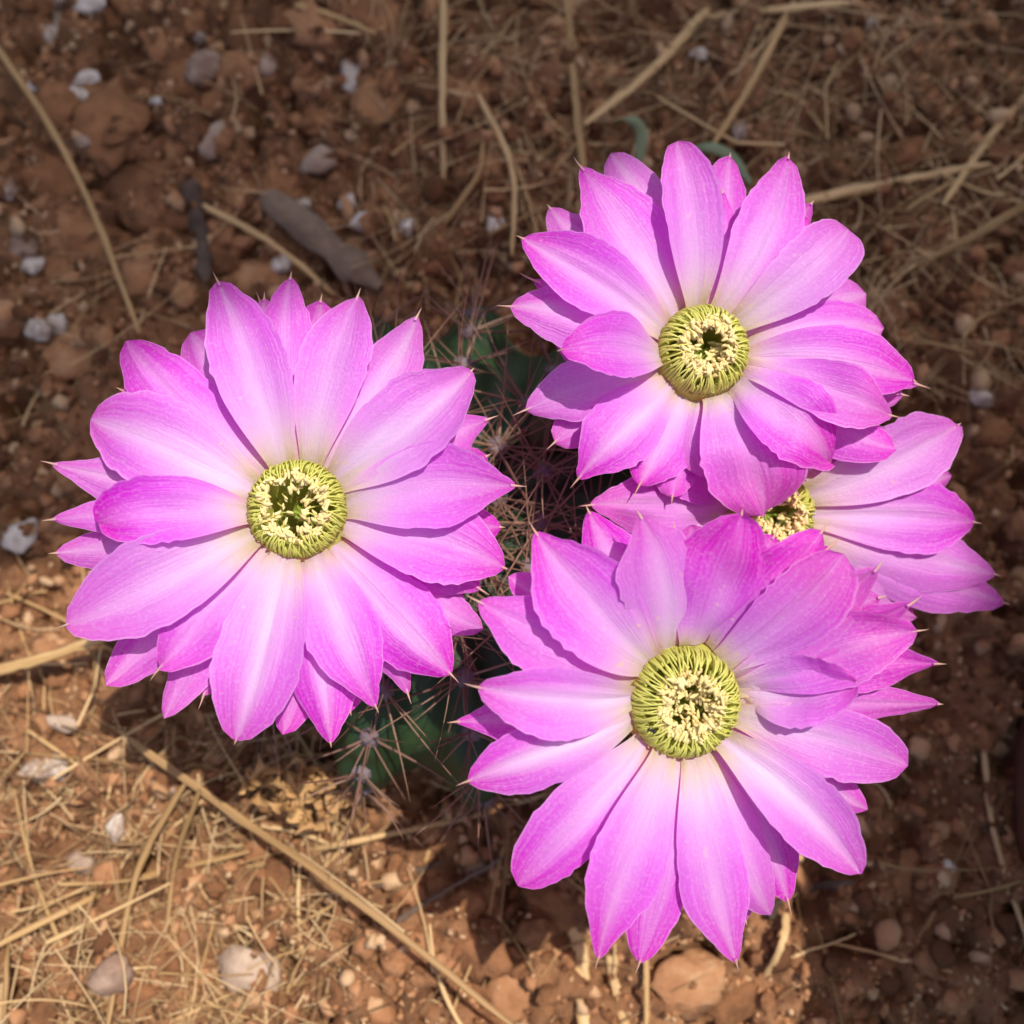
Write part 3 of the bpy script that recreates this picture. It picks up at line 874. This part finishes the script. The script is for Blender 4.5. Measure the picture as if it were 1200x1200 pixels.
# ------------------------------------------------------------------ named straws, twigs and stones traced from the photograph
STRAWS = [
    # name, material, polyline px, width px, height above ground at the ends, label
    ('straw', M_STRAW, [(-15, 40), (60, 150), (112, 255), (163, 390)], 10, (1.5, 2.2), 'long thin straw stalk leaning from bare soil towards the fully open flower', None),
    ('straw', M_STRAW, [(-20, 790), (60, 768), (140, 740)], 17, (1.0, 2.2), 'thick pale straw stalk poking out from under the fully open flower', None),
    ('straw', M_STRAW, [(150, 866), (280, 958), (400, 1043), (615, 1212)], 13, (1.2, 2.4), 'long straight golden straw lying across the sunlit red soil', None),
    ('straw', M_STRAW, [(520, -10), (518, 100), (520, 215)], 11, (0.5, 0.8), 'straight straw stalk on brown soil, parallel to one that touches the petals', None),
    ('straw', M_STRAW, [(664, -10), (672, 90), (684, 200)], 13, (0.5, 0.9), 'straight straw stalk running to the petals beside the grass blade', None),
    ('straw', M_STRAW, [(830, 10), (760, 85), (686, 145)], 15, (0.6, 0.9), 'broad straw stalk slanting down to meet another behind the flowers', None),
    ('straw', M_STRAW, [(1000, 3), (900, 12), (815, 22)], 12, (0.4, 0.6), 'level straw stalk crossing the end of a slanting straw', None),
    ('straw', M_STRAW, [(922, 15), (885, 90), (834, 172)], 12, (0.5, 0.9), 'thin slanting straw pointing at the grass blade behind the flowers', None),
    ('straw', M_STRAW, [(1215, 232), (1130, 282), (1025, 332)], 14, (0.8, 0.9), 'bent straw stalk lying over dark soil towards a rounded petal', None),
    ('straw', M_STRAW, [(935, 238), (1000, 222), (1090, 205), (1160, 192)], 15, (0.6, 0.7), 'straw stalk in the tangle of dry grass behind the curled magenta petal tip', None),
    ('straw', M_STRAW, [(1210, 105), (1168, 150), (1105, 240)], 12, (0.7, 0.7), 'straw crossing others in the dry grass tangle near the terracotta pot', None),
    ('straw', M_STRAW, [(216, 918), (170, 1000), (147, 1078), (124, 1215)], 11, (1.2, 0.9), 'kinked pale straw hanging down over sunlit soil', None),
    ('straw', M_STRAW, [(234, 925), (206, 1008), (194, 1095)], 8, (1.2, 0.7), 'short thin straw beside the kinked pale straw', None),
    ('straw', M_STRAW, [(-10, 1112), (80, 1066), (160, 1030), (292, 998)], 10, (0.9, 0.8), 'slender straw passing under the kinked pale straw', None),
    ('straw', M_STRAW, [(4, 1215), (8, 1130), (16, 1075)], 9, (0.6, 0.6), 'short upright straw in the sunlit dry grass', None),
    ('straw', M_STRAW, [(1153, 880), (1165, 975), (1210, 1120)], 10, (0.5, 0.6), 'lone curved straw lying on the dark shaded soil', None),
    ('straw', M_STRAW, [(757, 1120), (758, 1215)], 9, (0.5, 0.5), 'short straw sticking out under the flower with the insect', None),
    ('straw', M_STRAW, [(922, 1070), (916, 1108), (897, 1145)], 13, (0.5, 0.5), 'short bent pale straw at the edge of the shade', None),
    ('straw', M_STRAW, [(345, 5), (400, 22), (440, 40)], 11, (0.5, 0.5), 'short tawny straw lying above the brown clods', None),
    ('straw', M_STRAW, [(238, 240), (320, 286), (392, 345)], 10, (0.4, 0.6), 'straw lying between the dark twig and the grey bark chip', None),
    ('straw', M_STRAW, [(330, 1003), (420, 985), (560, 955), (640, 930)], 9, (0.6, 0.8), 'grey straw running under the spines of the cactus', None),
    ('straw', M_STRAW, [(560, 110), (600, 200), (600, 300)], 9, (0.4, 0.5), 'thin straw lying behind the spiny tip of the cactus', None),
    ('straw', M_STRAW, [(520, 262), (560, 205), (566, 165)], 9, (0.5, 0.6), 'curved straw above the woolly tip of the cactus', None),
    ('wood_splinter', M_STRAW, [(676, 1085), (682, 1140), (684, 1215)], 26, (0.2, 0.2), 'broad flat wood splinter beside the flower with the insect', None),
    ('wood_splinter', M_STRAW, [(716, 1120), (722, 1160), (735, 1212)], 18, (0.2, 0.2), 'narrow flat wood splinter next to the broad one', None),
    ('twig', M_TWIG, [(224, 212), (234, 265), (242, 330)], 24, (0.8, 0.7), 'dark grey knotted twig on the brown soil', None),
    ('twig', M_TWIG, [(465, 1080), (520, 1045), (590, 1005)], 9, (0.4, 0.6), 'thin dark twig beside the pale seed under the pink petals', None),
    ('twig', M_TWIG, [(385, 1060), (450, 1035), (520, 1010)], 10, (0.3, 0.4), 'dark curved twig at the edge of the cactus shade', None),
    ('twig', M_TWIG, [(900, 1075), (930, 1045), (1000, 1035)], 14, (0.3, 0.3), 'dull brown root curving over the shaded soil', None),
]
for nm, mt, pl, wd, hz, lab, grp in STRAWS:
    n = len(pl)
    pts = [on_ground(x, y, hz[0] + (hz[1] - hz[0]) * i / (n - 1)) for i, (x, y) in enumerate(pl)]
    pth = spline(pts, 16)
    w_ = wd * px_cm(pts[n // 2]) * 0.5
    tt = np.linspace(0, 1, 16)
    rr = w_ * (1 - 0.30 * tt + 0.05 * np.sin(tt * 23 + wd) + 0.025 * rng.standard_normal(16)) * 0.84
    pth = pth + (rng.random(pth.shape) - 0.5) * w_ * 0.22
    if nm == 'straw':
        for kn in (5, 11):
            rr[kn] *= 1.22
        rr[0] *= 0.6; rr[-1] *= 0.45
    if nm == 'twig':
        rr = rr * (1 + 0.22 * np.sin(tt * 17)); rr[0] *= 0.5; rr[-1] *= 0.4
        pth = pth + (rng.random(pth.shape) - 0.5) * w_ * 0.4
    fl_ = 0.35 if nm == 'wood_splinter' else (0.35 if wd >= 13 else 0.55)
    tv, tf, tu = tube(pth, rr, 8, fl_)
    # nodes on stalks are slight; ends capped by small shrink
    c0 = pts[0].copy()
    tag(link(nm, mesh(nm, tv - c0, tf, mt, tu), c0), lab, 'straw' if nm == 'straw' else ('splinter' if nm == 'wood_splinter' else 'twig'), grp)

# short dry grass stems, countable, scattered the way the photograph spreads them
GR = 'dry grass stems strewn over the soil'
zones = [((0, 860, 420, 1200), 66), ((900, 0, 1200, 420), 62), ((560, 0, 900, 220), 34), ((0, 300, 180, 520), 16), ((440, 100, 640, 330), 24), ((880, 1000, 1200, 1200), 10), ((0, 0, 420, 300), 7), ((420, 940, 700, 1200), 10), ((0, 640, 130, 860), 12)]
for (x0, y0, x1, y1), cnt in zones:
    for _ in range(cnt):
        x, y = random.uniform(x0, x1), random.uniform(y0, y1)
        c = on_ground(x, y, random.uniform(0.02, 0.6))
        a = random.uniform(0, math.pi)
        if x0 == 0 and y0 == 860: a = random.gauss(0.35, 0.6)
        ln = random.uniform(1.2, 4.6)
        d = np.array([math.cos(a), math.sin(a), random.uniform(-.12, .12)])
        b_ = np.array([-d[1], d[0], 0]) * random.gauss(0, .07) * ln
        pth = bez(c - d * ln / 2, c - d * ln / 6 + b_, c + d * ln / 6 + b_, c + d * ln / 2, np.linspace(0, 1, 9))
        g_ = ground_z(pth[:, 0], pth[:, 1])
        pth[:, 2] = np.maximum(pth[:, 2], g_ + 0.03)
        if random.random() < 0.35:      # broken stem
            kk = random.randint(3, 6)
            pth[kk:] += (np.arange(len(pth) - kk)[:, None]) * np.array([-d[1], d[0], 0.1]) * random.uniform(-.14, .14) * ln
        r = random.choice([0.018, 0.024, 0.03, 0.045, 0.07])
        tv, tf, tu = tube(pth, r * np.linspace(1, 0.5, 9) * (1 + 0.10 * rng.standard_normal(9)).clip(.7, 1.3), 6, random.uniform(.18, .7))
        tag(link('dry_grass_stem', mesh('dry_grass_stem', tv - c, tf, M_STRAW, tu), c), 'thin dry tan grass stem strewn on the soil', 'dry grass', GR)

lt = Join()
for _ in range(3600):
    zz = random.random()
    if zz < 0.27: x, y = random.uniform(-60, 430), random.uniform(850, 1260)
    elif zz < 0.6: x, y = random.uniform(880, 1260), random.uniform(-60, 460)
    elif zz < 0.78: x, y = random.uniform(420, 900), random.uniform(-60, 330)
    elif zz < 0.9: x, y = random.uniform(-60, 1260), random.uniform(-60, 1260)
    else: x, y = random.uniform(-700, 1900), random.uniform(-700, 1400)
    c = at_z(x, y, 0); c[2] = float(ground_z(c[0], c[1])) + random.uniform(0.04, 0.40)
    a = random.uniform(0, 6.28); ln = 0.4 + 3.0 * random.random() ** 1.8
    d = np.array([math.cos(a), math.sin(a), random.uniform(-.2, .2)])
    b_ = np.array([-d[1], d[0], 0]) * random.gauss(0, .09) * ln
    pth = bez(c - d * ln / 2, c - d * ln / 6 + b_, c + d * ln / 6 + b_, c + d * ln / 2, np.linspace(0, 1, 5))
    tv, tf, tu = tube(pth, random.uniform(0.010, 0.036) * np.linspace(1, .5, 5), 4, 0.6)
    lt.add(tv, tf, tu)
lv, lf, lu = lt.get()
tag(link('dry_grass_litter', mesh('dry_grass_litter', lv, lf, M_LITTER, lu), (0, 0, 0)), 'fine dry grass fibres littering the soil', 'litter', kind='stuff')


# ------------------------------------------------------------------ stones and clods
def rock(seed, base=ICO3, rough=0.28, facets=9, dmin=0.62):
    g = np.random.default_rng(seed)
    v, f = base[0].copy(), base[1]
    r = np.ones(len(v))
    for _ in range(facets):
        n = nrm(g.normal(size=3)); d = dmin + 0.3 * g.random()
        dots = v @ n
        r = np.minimum(r, np.where(dots > 1e-3, d / np.maximum(dots, 1e-3), 9))
    v = v * r[:, None]
    q = v * 2.9 + g.random(3) * 50
    nz = (fbm(q[:, 0] + q[:, 2], q[:, 1] - q[:, 2] * 0.7, seed, 3) - 0.5)
    return v * (1 + rough * nz)[:, None], f


ROCKS = [rock(s, ICO2, 0.85, 7) for s in range(8)]
CLOD_ME = [mesh('clod', v, f, M_CLOD) for v, f in ROCKS]
WHITE_ME = [mesh('pebble', *rock(20 + s, ICO2, 0.6, 9, 0.48), M_WHITE) for s in range(5)]
BEIGE_ME = [mesh('stone', *rock(30 + s, ICO2, 0.6, 9, 0.5), M_BEIGE) for s in range(5)]


def rand_rot(): return Quaternion((random.gauss(0, 1), random.gauss(0, 1), random.gauss(0, 1), random.gauss(0, 1))).normalized()


PEB = [(413, 87, 13, 18), (72, 22, 9, 18), (62, 41, 11, 9), (97, 94, 16, 10), (90, 113, 14, 8), (105, 4, 16, 10), (232, 40, 9, 9), (5, 222, 11, 13), (430, 262, 14, 11), (406, 238, 9, 12), (477, 266, 9, 13),
       (40, 312, 11, 13), (68, 380, 13, 15), (45, 388, 11, 12), (25, 630, 17, 22), (72, 1, 7, 7), (200, 925, 11, 9), (135, 972, 8, 14), (818, 63, 9, 8), (867, 152, 8, 14), (1150, 466, 13, 12), (355, 241, 12, 10),
       (330, 310, 11, 14), (36, 102, 7, 7), (184, 118, 8, 6), (270, 212, 7, 7), (1020, 28, 8, 8), (1105, 620, 7, 7), (1110, 1018, 9, 8), (42, 905, 13, 12), (64, 902, 15, 13), (580, 262, 9, 8)]
for x, y, wx, wy in PEB:
    p = on_ground(x, y, 0.15)
    s = px_cm(p)
    tag(link('white_pebble', WHITE_ME[random.randrange(5)], p, rot=Quaternion((0, 0, 1), random.uniform(-.4, .4)), scale=(wx * s * 1.35, wy * s * 1.3, min(wx, wy) * s * 1.1)), 'small white pebble lying among brown soil crumbs', 'pebble', 'small white pebbles on the soil')
STN = [(240, 80, 24, 15, 'pinkish stone half sunk among brown clods'), (373, 188, 24, 15, 'flat beige stone beside the grey brown bark chip'), (256, 165, 18, 20, 'pale wedge shaped stone between dark clods'), (28, 290, 17, 15, 'rounded tan stone beside the long thin straw'),
       (312, 76, 13, 13, 'round greyish stone lying beside the pinkish stone'), (295, 1135, 30, 25, 'largest cream coloured stone on the sunlit red soil'), (133, 1142, 24, 18, 'cracked cream stone under the kinked pale straw'), (97, 1011, 17, 12, 'smooth ivory stone in sunlit dry grass'), (96, 418, 14, 13, 'pale stone beside the tip of the fully open flower'),
       (75, 848, 18, 8, 'oblong tan wood like stone at the edge of the sunlight'), (555, 1018, 16, 12, 'pale cream seed like stone beside a dark twig'), (98, 167, 7, 8, 'tiny orange stone on a smooth clod'), (180, 223, 8, 8, 'tiny orange stone beside the dark knotted twig')]
for x, y, wx, wy, lab in STN:
    p = on_ground(x, y, 0.2)
    s = px_cm(p)
    tag(link('stone', BEIGE_ME[random.randrange(5)], p, rot=Quaternion((0, 0, 1), random.uniform(-.4, .4)), scale=(wx * s * 1.3, wy * s * 1.3, min(wx, wy) * s * 1.1)), lab, 'stone')

big = [(180, 235, 60, 45), (130, 150, 50, 40), (440, 120, 45, 34), (290, 40, 28, 26), (255, 120, 24, 18), (190, 60, 34, 20), (560, 1110, 40, 28), (650, 1060, 44, 30), (480, 1120, 34, 26), (600, 1165, 36, 26), (800, 1150, 46, 34), (330, 1030, 28, 26), (300, 985, 26, 22), (860, 1175, 34, 26)]
for i in range(300):
    if i < len(big):
        x, y, wx, wy = big[i]
    else:
        while True:
            x, y = random.uniform(-20, 1220), random.uniform(-20, 1220)
            if min(math.hypot(x - a, y - b) / R for a, b, R in FL_DISC) > 0.95 and not (440 < x < 680 and 330 < y < 930): break
        wx = random.choice([7, 8, 9, 10, 12, 14, 18, 24]); wy = wx * random.uniform(0.65, 1.0)
        if x < 480 and y < 420: wx *= 1.5; wy *= 1.5
    p = on_ground(x, y, 0.05)
    s = px_cm(p)
    hz_ = wy * s * random.uniform(0.6, 0.9)
    p[2] -= hz_ * 0.25
    q = Quaternion((0, 0, 1), random.uniform(0, 6.28))
    tag(link('soil_clod', CLOD_ME[i % 8], p, rot=q, scale=(wx * s * 1.1, wy * s * 1.1, hz_)), 'rough reddish brown clod of soil lying on the ground', 'clod', 'clods of reddish brown soil')

# uncountable crumbs of soil
cj_v, cj_f, cj_n = [], [], 0
for base_, NC, lo, hi, pw, wide in ((ICO0, 43000, 0.03, 0.12, 1.6, 0), (ICO1, 9000, 0.09, 0.36, 2.8, 0), (ICO0, 16000, 0.06, 0.20, 1.6, 1), (ICO1, 4000, 0.12, 0.55, 2.4, 1)):
    cx = rng.uniform(-21, 21, NC); cy = rng.uniform(-17, 25, NC)
    keep = np.hypot(cx - CO[0], cy - CO[1]) > 4.5
    if wide:        # the bed goes on beyond the frame
        cx = rng.uniform(-50, 50, NC); cy = rng.uniform(-40, 70, NC)
        keep = ((np.abs(cx) > 20.5) | (cy > 24.5) | (cy < -16.5)) & (np.hypot(cx - POT_C[0], cy - POT_C[1]) > 12.5)
    cx, cy = cx[keep], cy[keep]; NC = len(cx)
    cs = lo + (hi - lo) * rng.random(NC) ** pw
    cz = ground_z(cx, cy) + cs * (0.6 * rng.random(NC) - 0.05)
    ang = rng.random(NC) * 6.28
    bv_ = np.stack([rock(60 + k, base_, 0.9, 6)[0] * (1 + 0.35 * (np.random.default_rng(k).random((len(base_[0]), 1)) - 0.5)) for k in range(16)])
    which = rng.integers(0, 16, NC)
    vv = bv_[which] * cs[:, None, None] * (0.55 + 0.8 * rng.random((NC, 1, 3)))
    ca, sa = np.cos(ang)[:, None], np.sin(ang)[:, None]
    vx = vv[:, :, 0] * ca - vv[:, :, 1] * sa + cx[:, None]
    vy = vv[:, :, 0] * sa + vv[:, :, 1] * ca + cy[:, None]
    vz = vv[:, :, 2] * 0.85 + cz[:, None]
    cj_v.append(np.stack([vx, vy, vz], -1).reshape(-1, 3))
    nvi = len(base_[0])
    cj_f.append((base_[1][None] + (np.arange(NC) * nvi)[:, None, None]).reshape(-1, 3) + cj_n)
    cj_n += NC * nvi
tag(link('soil_crumbs', mesh('soil_crumbs', np.vstack(cj_v), np.vstack(cj_f), M_CRUMB), (0, 0, 0)), 'fine crumbs of reddish brown soil', 'soil', kind='stuff')

# ------------------------------------------------------------------ bark chip, green blade, withered flower, insect
def ribbon(pth, hw, th, side):
    """closed flat strip with thickness"""
    n = len(pth)
    hw = np.broadcast_to(np.asarray(hw, float), (n,))[:, None]
    up = np.array([0, 0, 1.0])
    a_, b_ = pth + side * hw, pth - side * hw
    V = np.stack([a_ + up * th, b_ + up * th, b_ - up * th, a_ - up * th], 1).reshape(-1, 3)
    return V, grid_faces(n, 4, True)


p0, p1 = on_ground(308, 228, 0.5), on_ground(445, 335, 0.35)
t_ = np.linspace(0, 1, 14)
pth = p0 + (p1 - p0) * t_[:, None] + np.stack([0 * t_, 0 * t_, 0.12 * np.sin(t_ * 5)], -1)
sd = nrm(np.cross(p1 - p0, [0, 0, 1.0]) + np.array([0, 0, 0.25]))
hw = 0.46 * np.clip(np.minimum(t_ * 5 + 0.45, (1 - t_) * 3 + 0.35), 0, 1) * (1 + 0.12 * np.sin(t_ * 19) + 0.10 * rng.standard_normal(14))
v_, f_ = ribbon(pth, hw, 0.07, sd)
tag(link('bark_chip', mesh('bark_chip', v_ - p0, f_, M_BARK), p0), 'flat grey brown bark chip lying on the clods', 'bark')

for pl, lab in (([(716, 150), (735, 138), (752, 155), (748, 200)], 'short curled green grass blade behind the petals'), ([(795, 182), (825, 172), (855, 183), (880, 215)], 'pale green arching grass blade behind the rounded petal')):
    pts = [on_ground(x, y, z) for (x, y), z in zip(pl, (1.0, 1.6, 1.6, 1.2))]
    pth = spline(pts, 14)
    sd = nrm(np.cross(pth[-1] - pth[0], [0, 0, 1.0]) + np.array([0, 0, 0.3]))
    v_, f_ = ribbon(pth, 0.20 * np.clip(np.minimum(t_ * 4 + 0.1, (1 - t_) * 4 + 0.3), 0, 1), 0.015, sd)
    tag(link('grass_blade', mesh('grass_blade', v_ - pts[0], f_, M_GREEN), pts[0]), lab, 'grass')

wc = on_ground(352, 918, 2.0)
wf = bpy.data.objects.new('withered_flower', None); COL.objects.link(wf)
wf.location = wc * CM; ORG['withered_flower'] = wc
tag(wf, 'shrivelled orange brown dead flower lying beside the cactus stem', 'dead flower')
for k in range(34):
    g = np.random.default_rng(500 + k)
    s0 = wc + np.array([g.normal() * 0.72, g.normal() * 0.46, g.random() * 0.7 - 0.2])
    pts = [s0]
    for q in range(4): pts.append(pts[-1] + nrm(g.normal(size=3)) * 0.32)
    pth = spline(pts, 18)
    sd = nrm(g.normal(size=3))
    tw = np.linspace(0, 1, 18)
    ref = np.array([sd * math.cos(5 * t) + nrm(np.cross(sd, [0.3, 0.5, 0.8])) * math.sin(5 * t) for t in tw])
    hw = 0.15 * (0.35 + np.sin(tw * math.pi)) * (1 + 0.3 * np.sin(tw * 14))
    V = np.stack([pth + ref * hw[:, None], pth + np.cross(ref, np.gradient(pth, axis=0)) * 0.5 * hw[:, None], pth - ref * hw[:, None]], 1).reshape(-1, 3)
    link('withered_petal', mesh('withered_petal', V - wc, grid_faces(18, 3), M_WITHER), wc, wf)

ic = at_plane(763, 856, cB + aB * 0.60, aB)
bug = bpy.data.objects.new('insect', None); COL.objects.link(bug)
bug.location = ic * CM; ORG['insect'] = ic
tag(bug, 'tiny black insect resting on the yellow green filaments', 'insect')
d1 = nrm(np.cross(aB, [0.3, 1, 0])); d2 = np.cross(aB, d1)
bj = Join()
for o_, s in ((-0.06, 0.042), (0.0, 0.030), (0.055, 0.030)):
    bj.add(ICO1[0] * s * np.array([1.0, 1.0, 1.0]) + d1 * o_ + aB * 0.02, ICO1[1])
v_, f_, _ = bj.get()
link('body', mesh('body', v_, f_, M_BLACK), ic, bug)
for k in range(6):
    sgn = -1 if k < 3 else 1
    x_ = (k % 3 - 1) * 0.03
    pth = np.array([d1 * x_, d1 * x_ * 1.6 + d2 * sgn * 0.04 + aB * 0.035, d1 * x_ * 2.4 + d2 * sgn * 0.085 - aB * 0.01])
    tv, tf, _ = tube(pth, 0.006, 4)
    link('leg', mesh('leg', tv, tf, M_BLACK), ic, bug)
